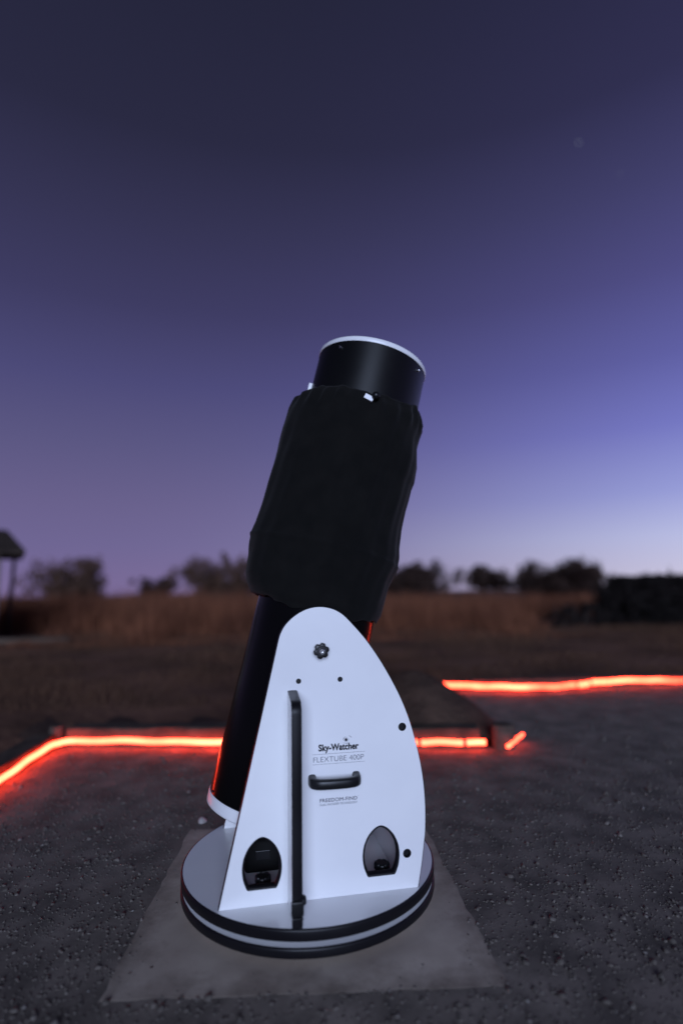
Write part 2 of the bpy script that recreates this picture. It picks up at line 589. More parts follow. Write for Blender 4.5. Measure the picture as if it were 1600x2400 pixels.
kerb('low timber kerb at the left edge running towards the viewer', (KX0 - 0.092, KY0 - 0.0, 0), (KX0 - 0.060, -2.2, 0), 3, 0.125, 0.15, -0.03, 2)
kerb('far low timber kerb at right beyond the bare bank', (1.62, 3.50, 0), (7.2, 3.50, 0), 4, 0.12, 0.15, -0.03, 4)

def log_post(loc, r, h, label, seed, lean=(0, 0)):
    rs = np.random.default_rng(seed)
    root = empty('log_post', loc, (lean[0], lean[1], 0))
    tag(root, label, 'post')
    bm = bmesh.new()
    lathe(bm, [(0, 0), (r * 1.03, 0), (r, h * 0.3), (r * 0.98, h * 0.7), (r * 0.97, h - 0.014), (r * 0.88, h - 0.002)], 18)
    for v in bm.verts:
        v.co.x *= 1 + rs.normal() * 0.02
        v.co.y *= 1 + rs.normal() * 0.02
    bm_obj('bark', bm, M_log, root, True, 40)
    bm = bmesh.new()
    lathe(bm, [(r * 0.88, h - 0.002), (r * 0.6, h + 0.003), (0, h + 0.002)], 18)
    bm_obj('cut_end', bm, M_timber, root)
log_post((1.275, 1.53, -0.03), 0.075, 0.18, 'short round log post at the right end of the long kerb', 4)
log_post((KX0 - 0.035, KY0 + 0.075, -0.03), 0.05, 0.165, 'short log post at the left corner of the long kerb', 6)

# ------------------------------------------------------------------ glowing rope lights
def rope(label, pts, rad, m, clips, seed):
    rs = np.random.default_rng(seed)
    P = catmull(pts, 8)
    P = [p + Vector((0, 0, 0.003 * math.sin(i * 0.8 + seed))) for i, p in enumerate(P)]
    base = P[0].copy()
    root = empty('rope_light', base)
    tag(root, label, 'rope light')
    bm = bmesh.new()
    sweep(bm, [p - base for p in P], rad, 10)
    bm_obj('lit_tube', bm, m, root, True)
    for t in clips:
        i = int(t * (len(P) - 2))
        p, d = P[i] - base, (P[i + 1] - P[i]).normalized()
        bm = bmesh.new()
        sweep(bm, [p - d * 0.011, p + d * 0.011], rad * 1.15, 10)
        bm_obj('clip', bm, M_plastic, root, True, 40)
Z = 0.05
KS = 0.9446
def sc_(x, y, z=None):
    return Vector((x * KS, -2.154 + (y + 2.154) * KS, Z if z is None else z))
def kp(t, o=0.0, z=Z):
    p = Vector((KX0, KY0, Z)) + KD * (t * KS) + KN * o
    return p
pts = [sc_(-1.757, 0.95, Z), sc_(-1.762, 1.264, Z), sc_(-1.785, 1.62, Z),
       sc_(-1.785, 1.95, Z), kp(0.10, -0.01), kp(0.5, 0.012), kp(0.9, -0.008), kp(1.4, 0.0), kp(1.9, 0.008), kp(2.45, 0.0), kp(2.75, 0.01), kp(3.03, 0.0)]
rope('red glowing rope light turning the corner of the yard and running behind the telescope', pts, 0.0165, M_rope, [0.872, 0.97], 1)
pts = [sc_(1.335, 1.62, Z - 0.012), sc_(1.40, 1.69, Z - 0.006), sc_(1.47, 1.775, Z), sc_(1.53, 1.85, Z - 0.002)]
rope('short red glowing rope end on the gravel right of the log post', pts, 0.011, M_rope_far, [], 2)
pts = [sc_(1.42, 3.86, Z), sc_(1.75, 3.72, Z), sc_(2.1, 3.60, Z + 0.004), sc_(2.5, 3.56, Z), sc_(2.85, 3.64, Z), sc_(3.15, 3.735, Z + 0.006),
       sc_(3.6, 3.755, Z + 0.01), sc_(3.95, 3.735, Z), sc_(4.6, 3.72, Z), sc_(5.4, 3.74, Z), sc_(7.2, 3.72, Z)]
rope('red glowing rope light along the far kerb at right', pts, 0.0195, M_rope_far, [0.40, 0.462], 3)

# ================================================================== TELESCOPE MOUNT
# local frame: x along the side panels, y away from the viewer, z up, origin under the turntable centre
MY = math.radians(6.9416)
mount = empty('telescope_mount', (0, 0, 0), (0, 0, MY))
tag(mount, 'white turntable and rocker base with black edges standing on the slab', 'telescope mount')
UX, PY = -0.3133, -0.2998            # local x of the panel's left foot, local y of its outer face
R = 0.45

def board(name, z0, z1, label=None):
    bm = bmesh.new()
    lathe(bm, [(0, z0), (R - 0.0045, z0), (R - 0.0045, z1), (0, z1)], 160)
    o = bm_obj(name, bm, M_white, mount)
    bm = bmesh.new()
    m = (z0 + z1) / 2
    lathe(bm, [(R - 0.0045, z0 - 0.0006), (R - 0.001, z0 + 0.0015), (R, z0 + 0.006), (R, z1 - 0.006), (R - 0.001, z1 - 0.0015), (R - 0.0045, z1 + 0.0006),
               (R - 0.0062, z1 + 0.0003), (R - 0.0062, z0 - 0.0003)], 160, close=True)
    bm_obj('edge_trim', bm, M_edge, o, True, 50)
    return o
board('ground_board', 0.022, 0.050)
tt = board('turntable_board', 0.067, 0.100)
bm = bmesh.new()
lathe(bm, [(0, 0.0502), (0.14, 0.0502), (0.14, 0.0668), (0, 0.0668)], 48)
bm_obj('bearing', bm, M_inner, mount)
for k in range(3):
    an = math.radians(30 + 120 * k)
    bm = bmesh.new()
    lathe(bm, [(0, 0), (0.03, 0), (0.034, 0.004), (0.034, 0.0218), (0, 0.0218)], 24, Matrix.Translation((0.36 * math.cos(an), 0.36 * math.sin(an), 0)))
    bm_obj('foot', bm, M_plastic, mount, True, 40)

OUT = [(0.1813, 0.8012), (0.1866, 0.8168), (0.1973, 0.8375), (0.2135, 0.8568), (0.2352, 0.8749), (0.2624, 0.8903), (0.2897, 0.899), (0.3173, 0.9017),
       (0.3449, 0.8984), (0.3726, 0.8891), (0.4002, 0.8712), (0.4278, 0.8431), (0.4607, 0.8060), (0.4884, 0.7700), (0.5269, 0.7120), (0.5640, 0.6466), (0.5930, 0.5872),
       (0.6154, 0.5296), (0.6309, 0.4777), (0.6434, 0.4264), (0.6543, 0.3693), (0.6612, 0.3119), (0.6638, 0.2604), (0.6638, 0.2204), (0.6611, 0.1679),
       (0.6554, 0.1283), (0.6448, 0.0647), (0.6314, 0.0)]
OUTL = [Vector((p[0], p[1])) for p in ([(0, 0)] + [(0.1813 * t / 8, 0.8012 * t / 8) for t in range(1, 8)])]
OUTL += [Vector((p.x, p.y)) for p in catmull([(x, y, 0) for x, y in OUT], 4)]
OUTL = [Vector((p.x, max(p.y, 0.0004))) for p in OUTL]
def window(cx):
    hw = [(0.048, 0.0430), (0.053, 0.0462), (0.062, 0.0503), (0.078, 0.0560), (0.10, 0.0594), (0.118, 0.0590), (0.141, 0.0545), (0.165, 0.0430), (0.182, 0.0285), (0.192, 0.0150)]
    Rr = [(cx + w, z) for z, w in hw]
    Lr = [(cx - w, z) for z, w in reversed(hw)]
    pts = [(x, z, 0) for x, z in Rr + [(cx, 0.1966)] + Lr]
    return [Vector((p.x, p.y)) for p in catmull(pts, 3)]
def circ(cx, cy, r, n=28):
    return [Vector((cx + r * math.cos(2 * PI * i / n), cy + r * math.sin(2 * PI * i / n))) for i in range(n)]
HOLES = [circ(0.2463, 0.6629, 0.0084), circ(0.384, 0.6629, 0.0084), circ(0.5921, 0.4995, 0.0133), circ(0.5966, 0.1052, 0.0137)]
WINS = [window(0.1307), window(0.5100)]
TH = 0.028
def side_panel(y_out, sgn, detailed):
    """outer face at local y=y_out, thickness towards +y*sgn"""
    y_in = y_out + sgn * TH
    loops = [OUTL] + (WINS + HOLES)
    bm = bmesh.new()
    for yy in (y_out, y_in):
        es = []
        for lp in loops:
            vv = [bm.verts.new((UX + p.x, yy, 0.1 + p.y)) for p in lp]
            es += [bm.edges.new((vv[i], vv[(i + 1) % len(vv)])) for i in range(len(vv))]
        bmesh.ops.triangle_fill(bm, use_beauty=True, use_dissolve=False, edges=es)
    o = bm_obj('side_panel', bm, M_white, mount)
    def trim(lp, name, sign, bulge, closed, m=M_edge):
        bm = bmesh.new()
        sec = [(-0.0016, -0.0007), (0.0, -0.0007), (bulge * 0.8, 0.004), (bulge, TH / 2), (bulge * 0.8, TH - 0.004), (0.0, TH + 0.0007), (-0.0016, TH + 0.0007)]
        rings = []
        n = len(lp)
        for i, p in enumerate(lp):
            a = lp[i - 1] if (i or closed) else lp[0]
            b = lp[(i + 1) % n] if (closed or i < n - 1) else lp[-1]
            t = (b - a).normalized()
            nr = Vector((-t.y, t.x)) * sign
            rings.append([bm.verts.new((UX + p.x + nr.x * d, y_out + sgn * e, 0.1 + max(p.y + nr.y * d, 0.0002))) for d, e in sec])
        for i in range(n if closed else n - 1):
            a, b = rings[i], rings[(i + 1) % n]
            for k in range(len(sec) - 1):
                bm.faces.new((a[k], a[k + 1], b[k + 1], b[k]))
        return bm_obj(name, bm, m, o, True, 45)
    trim(OUTL, 'edge_trim', 1, 0.0016, False)
    for w in WINS:
        trim(w, 'window_trim', 1, 0.0065, True)
    for hl_ in HOLES:
        trim(hl_, 'hole_lining', -1, 0.0002, True)
        c = sum(hl_, Vector((0, 0))) / len(hl_)
        bm = bmesh.new()
        rr = (hl_[0] - c).length
        fr = Matrix.Translation((UX + c.x, y_out + sgn * 0.016, 0.1 + c.y)) @ Matrix.Rotation(PI / 2, 4, 'X')
        lathe(bm, [(0, 0), (rr - 0.0004, 0), (rr - 0.0004, -0.006), (0, -0.006)] if sgn > 0 else [(0, 0), (rr - 0.0004, 0), (rr - 0.0004, 0.006), (0, 0.006)], 20, fr)
        bm_obj('hole_plug', bm, M_plastic, o)
    return o
near = side_panel(PY, 1, True)
far_out = PY + 0.577 + TH
farp = side_panel(far_out, -1, False)

# front board between the side panels
bm = bmesh.new()
fy0, fy1 = PY + TH + 0.0015, far_out - TH - 0.0015
bm_box(bm, (UX + 0.594, (fy0 + fy1) / 2, 0.1005 + 0.13), (0.026, fy1 - fy0, 0.26), 0.001, 1)
fb = bm_obj('front_board', bm, M_white, mount)
bm = bmesh.new()
bm_box(bm, (UX + 0.594, (fy0 + fy1) / 2, 0.1005 + 0.2625), (0.028, fy1 - fy0 - 0.002, 0.0046), 0.0015, 2)
bm_obj('edge_trim', bm, M_edge, fb)

# stiffening rib on the near panel
RX0, RX1, RD, RH = UX + 0.2110, UX + 0.2405, 0.134, 0.634
prof = [(0.0, 0.0003), (RD, 0.0003), (RD, RH - 0.045)]
for k in range(1, 9):
    an = k / 8 * PI / 2
    prof.append((RD - 0.035 + 0.035 * math.cos(an), RH - 0.045 + 0.035 * math.sin(an)))
prof.append((0.0, RH))
bm = bmesh.new()
for xx in (RX0, RX1):
    vv = [bm.verts.new((xx, PY - 0.0008 - d, 0.1 + z)) for d, z in prof]
    bm.faces.new(vv)
rib = bm_obj('stiffening_rib', bm, M_white, mount)
bm = bmesh.new()
tr = prof[1:]
rings = []
for i, (d, z) in enumerate(tr):
    a, b = tr[max(0, i - 1)], tr[min(len(tr) - 1, i + 1)]
    t = Vector((b[0] - a[0], b[1] - a[1])).normalized()
    nr = Vector((t.y, -t.x))
    row = []
    for x, o_ in ((RX0 - 0.0006, -0.0015), (RX0 - 0.0006, 0.0), (RX0 + 0.003, 0.0012), ((RX0 + RX1) / 2, 0.0016), (RX1 - 0.003, 0.0012), (RX1 + 0.0006, 0.0), (RX1 + 0.0006, -0.0015)):
        row.append(bm.verts.new((x, PY - 0.0008 - (d + nr.x * o_), 0.1 + max(0.0003, z + nr.y * o_))))
    rings.append(row)
for a, b in zip(rings, rings[1:]):
    for k in range(len(a) - 1):
        bm.faces.new((a[k], a[k + 1], b[k + 1], b[k]))
bm_obj('edge_trim', bm, M_edge, rib, True, 50)

def lobed_knob(bm, r, h, lobes, frame, n=84, depth=0.2):
    prof = [(0.0, 0), (0.82, 0), (0.97, 0.10), (1.0, 0.22), (1.0, 0.78), (0.95, 0.93), (0.84, 1.0), (0.62, 1.0), (0.58, 0.93), (0.0, 0.93)]
    rings = []
    for pr, pz in prof:
        if pr == 0:
            rings.append([bm.verts.new((0, 0, pz * h))])
            continue
        ring = []
        for i in range(n):
            an = 2 * PI * i / n
            s = 1.0 - (depth * max(0, -math.cos(lobes * an)) ** 0.8 if pr > 0.7 else 0)
            ring.append(bm.verts.new((pr * r * s * math.cos(an), pr * r * s * math.sin(an), pz * h)))
        rings.append(ring)
    for a, b in zip(rings, rings[1:]):
        for i in range(n):
            j = (i + 1) % n
            if len(a) == 1:
                bm.faces.new((a[0], b[j], b[i]))
            elif len(b) == 1:
                bm.faces.new((a[i], a[j], b[0]))
            else:
                bm.faces.new((a[i], a[j], b[j], b[i]))
    bmesh.ops.transform(bm, matrix=frame, verts=[v for rg in rings for v in rg])
ROTX = Matrix.Rotation(PI / 2, 4, 'X')       # local +z -> -y (towards the viewer)
# altitude tension knob
kx, kz = UX + 0.3186, 0.1 + 0.7597
bm = bmesh.new()
lathe(bm, [(0, 0), (0.011, 0), (0.011, 0.014), (0, 0.014)], 24, Matrix.Translation((kx, PY - 0.0012, kz)) @ ROTX)
lobed_knob(bm, 0.0258, 0.022, 6, Matrix.Translation((kx, PY - 0.013, kz)) @ ROTX @ Matrix.Rotation(0.25, 4, 'Z'))
bm_obj('tension_knob', bm, M_plastic, near, True, 40)
bm = bmesh.new()
lathe(bm, [(0.0, 0.004), (0.0035, 0.004), (0.004, 0.0078), (0.0072, 0.0078), (0.009, 0.006), (0.0095, 0.0), (0.0, 0.0)], 28, Matrix.Translation((kx, PY - 0.0336, kz)) @ ROTX)
bm_obj('bolt_head', bm, M_steel, near, True, 35)

# carrying handle
bm = bmesh.new()
hz = 0.1 + 0.352
path = [(0.2885, 0.0012), (0.2885, 0.012), (0.290, 0.026), (0.299, 0.037), (0.316, 0.043), (0.340, 0.045), (0.3605, 0.0455), (0.381, 0.045), (0.405, 0.043), (0.4215, 0.037), (0.4305, 0.026), (0.432, 0.012), (0.432, 0.0012)]
P = [Vector((UX + p.x, PY - p.y, hz)) for p in catmull([(a, b, 0) for a, b in path], 3)]
secs = []
for i, p in enumerate(P):
    t = i / (len(P) - 1)
    e = abs(2 * t - 1)
    secs.append((0.0115 + 0.002 * e ** 3, 0.0150 + 0.0045 * e ** 3))
rings = []
for i, p in enumerate(P):
    a, b = P[max(0, i - 1)], P[min(len(P) - 1, i + 1)]
    t = (b - a).normalized()
    s = t.cross(Vector((0, 0, 1))).normalized()
    ring = []
    for k in range(16):
        an = 2 * PI * k / 16
        cx, cy = math.cos(an), math.sin(an)
        ring.append(bm.verts.new(p + s * math.copysign(abs(cx) ** 0.6, cx) * secs[i][0] + Vector((0, 0, math.copysign(abs(cy) ** 0.6, cy) * secs[i][1]))))
    rings.append(ring)
for a, b in zip(rings, rings[1:]):
    for k in range(16):
        j = (k + 1) % 16
        bm.faces.new((a[k], a[j], b[j], b[k]))
bm.faces.new(rings[0]); bm.faces.new(rings[-1])
bm_obj('handle', bm, M_plastic, near, True, 45)
for uu in (0.2885, 0.432):
    bm = bmesh.new()
    lathe(bm, [(0.0, 0.003), (0.0022, 0.003), (0.003, 0.0015), (0.003, -0.004)], 14, Matrix.Translation((UX + uu + (0.006 if uu < .35 else -0.006), PY - 0.0415, hz - 0.003)) @ ROTX)
    bm_obj('screw', bm, M_edge, near, True)

# knob on the front edge of the rib and a side bolt, near the turntable
ry = PY - 0.0008 - RD
bm = bmesh.new()
bm_box(bm, ((RX0 + RX1) / 2, ry - 0.0075, 0.1 + 0.056), (0.036, 0.011, 0.040), 0.0045, 3)
bm_box(bm, ((RX0 + RX1) / 2 + 0.001, ry - 0.005, 0.1 + 0.0268), (0.031, 0.006, 0.006), 0.0015, 2)
bm_obj('foot_bracket', bm, M_plastic, rib, True, 40)
bm = bmesh.new()
lathe(bm, [(0, 0), (0.0135, 0), (0.0135, 0.008), (0.010, 0.013), (0, 0.0145)], 18, Matrix.Translation((RX1 + 0.0006, PY - 0.105, 0.1 + 0.058)) @ Matrix.Rotation(PI / 2, 4, 'Y'))
bm_obj('side_bolt', bm, M_plastic, rib, True, 40)

# hand screws standing on the turntable behind the two windows
for uu in (0.137, 0.531):
    bm = bmesh.new()
    fr = Matrix.Translation((UX + uu, PY + 0.078, 0.1004))
    lathe(bm, [(0, 0), (0.013, 0), (0.013, 0.004), (0.007, 0.006), (0.007, 0.028), (0, 0.028)], 20, fr)
    lobed_knob(bm, 0.026, 0.024, 7, Matrix.Translation((UX + uu, PY + 0.078, 0.1004 + 0.026)))
    bm_obj('hand_screw', bm, M_plastic, mount, True, 40)
    bm = bmesh.new()
    bm_box(bm, (UX + uu, PY + TH + 0.013, 0.1 + 0.0195), (0.07, 0.022, 0.038), 0.003, 2)
    bm_obj('corner_block', bm, M_edge, mount)

# added dark box in place of the tube's shade and reflection, behind the left window
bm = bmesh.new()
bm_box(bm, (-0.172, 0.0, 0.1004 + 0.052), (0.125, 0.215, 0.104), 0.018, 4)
shade_ob = bm_obj('shade_block', bm, M_inner, mount, True, 40)
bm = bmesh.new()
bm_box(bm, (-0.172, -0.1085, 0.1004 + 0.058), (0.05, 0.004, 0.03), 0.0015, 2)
bm_obj('block_plate', bm, M_plastic, shade_ob)  # made-up plate on the added dark box

# printing on the near panel
def lettering(txt, u0_, u1_, v0, h, m, weight=0.0, spacing=1.0):
    cu = bpy.data.curves.new('lettering', 'FONT')
    cu.body = txt
    cu.size = 1.0
    if weight > 0:
        cu.bevel_depth = weight
        cu.bevel_resolution = 0
    else:
        cu.offset = weight
    cu.space_character = spacing
    cu.extrude = 0.0
    tmp = bpy.data.objects.new('lettering_curve', cu)
    COL.objects.link(tmp)
    dg = bpy.context.evaluated_depsgraph_get()
    me = bpy.data.meshes.new_from_object(tmp.evaluated_get(dg))
    bpy.data.objects.remove(tmp)
    bpy.data.curves.remove(cu)
    co = np.empty(len(me.vertices) * 3, np.float32)
    me.vertices.foreach_get('co', co)
    co = co.reshape(-1, 3)
    x0, x1 = co[:, 0].min(), co[:, 0].max()
    cap = 0.728
    out = np.empty_like(co)
    out[:, 0] = UX + u0_ + (co[:, 0] - x0) / (x1 - x0) * (u1_ - u0_)
    out[:, 1] = PY - 0.0006 - co[:, 2] * 0.004
    out[:, 2] = 0.1 + v0 + co[:, 1] / cap * h
    me.vertices.foreach_set('co', out.reshape(-1))
    me.update()
    me.materials.clear()
    me.materials.append(m)
    o = bpy.data.objects.new('lettering', me)
    COL.objects.link(o)
    o.parent = near
    return o
def strip(u0_, v0, u1_, v1, w, m=M_print, name='printed_line'):
    d = Vector((u1_ - u0_, v1 - v0)).normalized()
    nr = Vector((-d.y, d.x)) * w / 2
    q = [(u0_ + nr.x, v0 + nr.y), (u0_ - nr.x, v0 - nr.y), (u1_ - nr.x, v1 - nr.y), (u1_ + nr.x, v1 + nr.y)]
    return mesh_obj(name, [(UX + a, PY - 0.0006, 0.1 + b) for a, b in q], [(0, 1, 2, 3)], m, near)
lettering('Sky-Watcher', 0.3098, 0.4424, 0.4405, 0.0205, M_print, 0.040, 1.02)
lettering('FLEXTUBE 400P', 0.2928, 0.4590, 0.4062, 0.0172, M_printg, -0.012, 1.0)
lettering('FREEDOM-FIND', 0.3127, 0.4345, 0.2838, 0.0112, M_printg, 0.012, 1.05)
lettering('TM', 0.4368, 0.4398, 0.2940, 0.0022, M_printg, 0.0, 1.0)
lettering('DUAL ENCODER TECHNOLOGY', 0.3127, 0.4348, 0.2732, 0.0066, M_printg, 0.0, 1.0)
strip(0.2895, 0.4306, 0.4628, 0.4306, 0.0008, M_printg)
strip(0.2895, 0.3996, 0.4628, 0.3996, 0.0008, M_printg)
# printed emblem: small planet with a broken ring and two sweeping strokes
V, F = [], []
def arc(cx, cz, r, a0_, a1_, w0, w1, n=14):
    b = len(V)
    for i in range(n + 1):
        t = i / n
        an = math.radians(a0_ + (a1_ - a0_) * t)
        w = w0 + (w1 - w0) * t
        for rr in (r - w / 2, r + w / 2):
            V.append((UX + cx + rr * math.cos(an), PY - 0.0006, 0.1 + cz + rr * math.sin(an)))
    for i in range(n):
        F.append((b + 2 * i, b + 2 * i + 1, b + 2 * i + 3, b + 2 * i + 2))
ec = (0.4010, 0.4705)
arc(ec[0], ec[1], 0.0024, 0, 360, 0.0047, 0.0047, 24)
for a_ in range(0, 360, 45):
    arc(ec[0], ec[1], 0.0072, a_ + 5, a_ + 30, 0.0011, 0.0007, 5)
arc(ec[0] + 0.004, ec[1] - 0.003, 0.0145, 110, 165, 0.0004, 0.0016)
arc(ec[0] + 0.002, ec[1] - 0.002, 0.0170, 28, 62, 0.0018, 0.0004)
arc(ec[0] - 0.001, ec[1] + 0.001, 0.0125, 225, 300, 0.0003, 0.0014)
mesh_obj('printed_emblem', V, F, M_print, near)

# ================================================================== TELESCOPE TUBE
AX = Vector((0.23715345, 0.06541901, 0.96926704)).normalized()
E1 = Vector((0.96393566, 0.10819205, -0.24315124)).normalized()
E2 = AX.cross(E1)
Q = Vector((0.00546068, 0.00087413, 0.85970351))
LB = 0.609
TM = Matrix.Identity(4)
for i in range(3):
    TM[i][0], TM[i][1], TM[i][2] = E1[i], E2[i], AX[i]
base = Q - AX * LB
TM.translation = base
tube = empty('telescope_tube', (0, 0, 0))
tube.matrix_world = TM
tag(tube, 'black reflector telescope tube with white end rings pointing up right', 'telescope')
RT = 0.2285
bm = bmesh.new()
lathe(bm, [(RT - 0.003, 0.012), (RT, 0.012), (RT, LB + 0.20), (RT - 0.003, LB + 0.20)], 128, close=True)
bm_obj('lower_tube', bm, M_tube_low, tube, True, 40)
bm = bmesh.new()
lathe(bm, [(0, 0.006), (0.205, 0.006), (0.205, 0.018), (0, 0.018)], 64)
bm_obj('mirror_cell', bm, M_inner, tube)
bm = bmesh.new()
lathe(bm, [(0.196, 0.0), (0.2275, 0.0), (0.2312, 0.0025), (0.2318, 0.006), (0.2318, 0.033), (0.2310, 0.037), (0.2288, 0.0385), (0.2288, 0.010), (0.196, 0.004)], 128, close=True)
bm_obj('rear_ring', bm, M_whitepaint, tube, True, 50)
t0, t1 = LB + 0.84, LB + 1.162
bm = bmesh.new()
lathe(bm, [(RT - 0.003, t0), (RT - 0.0005, t0), (RT - 0.0005, t1), (RT - 0.003, t1)], 128, close=True)
cage = bm_obj('upper_cage', bm, M_tube, tube, True, 40)
bm = bmesh.new()
lathe(bm, [(RT - 0.004, t1 - 0.002), (RT - 0.004, t0)], 96)
bm_obj('cage_lining', bm, M_inner, cage)
bm = bmesh.new()
lathe(bm, [(0.2165, t1 + 0.010), (0.2165, t1 + 0.016), (0.221, t1 + 0.0195), (0.2275, t1 + 0.018), (0.2312, t1 + 0.013), (0.2315, t1 + 0.001), (0.2298, t1 - 0.003), (0.2286, t1 - 0.002), (0.2286, t1 + 0.010)], 128, close=True)
bm_obj('front_ring', bm, M_whitepaint, tube, True, 60)
def on_tube(ang, s, r):
    a = math.radians(ang)
    rd = Vector((math.cos(a), math.sin(a), 0))
    z_ = rd
    x_ = Vector((0, 0, 1)).cross(z_)
    m = Matrix.Identity(4)
    y_ = z_.cross(x_)
    for i in range(3):
        m[i][0], m[i][1], m[i][2] = x_[i], y_[i], z_[i]
    m.translation = rd * r + Vector((0, 0, s))
    return m
for ang in (-135, -45, 45, 135):
    bm = bmesh.new()
    lathe(bm, [(0, 0.0105), (0.0022, 0.0100), (0.0038, 0.008), (0.0042, 0.0045), (0.0058, 0.004), (0.0058, 0), (0, 0)], 16, on_tube(ang, LB + 1.133, RT - 0.0006))
    bm_obj('vane_screw', bm, M_steel, tube, True, 35)
for ang in (-163, -73, 17, 107):
    bm = bmesh.new()
    lathe(bm, [(0, 0.005), (0.003, 0.004), (0.0042, 0.0015), (0.0042, 0), (0, 0)], 14, on_tube(ang, 0.047, RT - 0.0003))
    bm_obj('cell_screw', bm, M_edge, tube, True)
for sgn in (-1, 1):
    bm = bmesh.new()
    a = -90 if sgn < 0 else 90
    lathe(bm, [(0, 0.0), (0.075, 0.0), (0.075, 0.036), (0.07, 0.04), (0, 0.04)], 40, on_tube(a, LB, RT - 0.004))
    bm_obj('altitude_bearing', bm, M_plastic, tube, True, 40)
# white bracket on the left of the cage and the pole clamp with its ball knob
bm = bmesh.new()
bm_box(bm, (0, 0, 0.007), (0.026, 0.038, 0.014), 0.0015, 2)
bmesh.ops.transform(bm, matrix=on_tube(179, LB + 1.002, RT), verts=bm.verts)
bm_obj('finder_bracket', bm, M_whitepaint, tube)
bm = bmesh.new()
bm_box(bm, (0.004, 0.0, 0.016), (0.036, 0.020, 0.030), 0.003, 2)
bmesh.ops.transform(bm, matrix=on_tube(-95.5, LB + 0.921, RT - 0.001) @ Matrix.Rotation(-0.25, 4, 'Z'), verts=bm.verts)
clampo = bm_obj('pole_clamp', bm, M_whitepaint, tube)
bm = bmesh.new()
bmesh.ops.create_uvsphere(bm, u_segments=24, v_segments=14, radius=0.0155)
bmesh.ops.transform(bm, matrix=on_tube(-89.5, LB + 0.930, RT + 0.036), verts=bm.verts)
bm_obj('ball_knob', bm, M_plastic, clampo, True)

# ------------------------------------------------------------------ cloth shroud over the truss
def interp(tbl, t):
    xs = [a for a, b in tbl]
    return float(np.interp(t, xs, [b for a, b in tbl]))
PL = [(0.125, 0.234), (0.131, 0.262), (0.162, 0.285), (0.199, 0.300), (0.31, 0.3134), (0.357, 0.3151), (0.40, 0.309), (0.466, 0.3065), (0.60, 0.3027), (0.71, 0.2988), (0.80, 0.2997), (0.88, 0.2971), (0.936, 0.2822), (0.968, 0.2394), (0.975, 0.230)]
PR = [(0.125, 0.240), (0.149, 0.250), (0.17, 0.2511), (0.2216, 0.2534), (0.274, 0.258), (0.33, 0.2778), (0.383, 0.2777), (0.4235, 0.2671), (0.497, 0.2603), (0.5845, 0.259), (0.6685, 0.2638), (0.7038, 0.273), (0.766, 0.2728), (0.849, 0.2559), (0.9376, 0.2625), (0.971, 0.2491), (1.005, 0.2310), (1.016, 0.2298)]
PF = [(0.10, 0.236), (0.125, 0.238), (0.15, 0.246), (0.25, 0.252), (0.345, 0.262), (0.36, 0.256), (0.6, 0.256), (0.85, 0.256), (0.92, 0.247), (0.955, 0.2305)]
def make_shroud():
    NA, NT = 220, 110
    V, F = [], []
    for j in range(NT + 1):
        q_ = j / NT
        for i in range(NA):
            an = 2 * PI * i / NA
            c, s = math.cos(an), math.sin(an)
            wl, wr = max(0, -c) ** 2.2, max(0, c) ** 2.2
            wf = max(0.0, 1 - wl - wr)
            top = wl * 0.972 + wr * 1.012 + wf * 0.953 + 0.004 * math.sin(9 * an + 1.1) + 0.003 * math.sin(17 * an)
            bot = 0.128 - 0.022 * wf + 0.004 * math.sin(7 * an + 0.5) + 0.003 * math.sin(19 * an)
            t = bot + (top - bot) * q_
            r = wl * interp(PL, t) + wr * interp(PR, t) + wf * interp(PF, t)
            env = math.sin(PI * min(1, max(0, q_))) ** 0.5
            wr_ = 0.0040 * math.sin(11 * an + 6 * t + 1.3 * math.sin(5 * t)) + 0.0028 * math.sin(23 * an - 9 * t) + 0.003 * math.sin(14 * t + 3 * an) + 0.0022 * math.sin(31 * t - 5 * an + 2 * s)
            gather = 0.006 * math.exp(-((q_ - 0.95) / 0.06) ** 2) * math.sin(26 * an + 2 * math.sin(3 * an))
            fold = 0.0045 * math.exp(-((t - 0.350 - 0.004 * math.sin(3 * an)) / 0.007) ** 2)
            drape = -0.006 * math.exp(-((t - (0.22 + 0.06 * math.sin(an * 2 + 0.8))) / 0.02) ** 2)
            r += (wr_ + drape) * env * (1 - 0.55 * max(wl, wr)) + gather + fold
            r = max(r, 0.2305)
            V.append((r * c, r * s, LB + t))
    for j in range(NT):
        for i in range(NA):
            k = (i + 1) % NA
            F.append((j * NA + i, j * NA + k, (j + 1) * NA + k, (j + 1) * NA + i))
    o = mesh_obj('cloth_shroud', V, F, M_shroud, smooth=True)
    o.matrix_world = TM
    so = o.modifiers.new('thickness', 'SOLIDIFY')
    so.thickness = 0.0015
    so.offset = -1
    tag(o, 'wrinkled black cloth shroud wrapped round the upper telescope tube', 'shroud')
make_shroud()

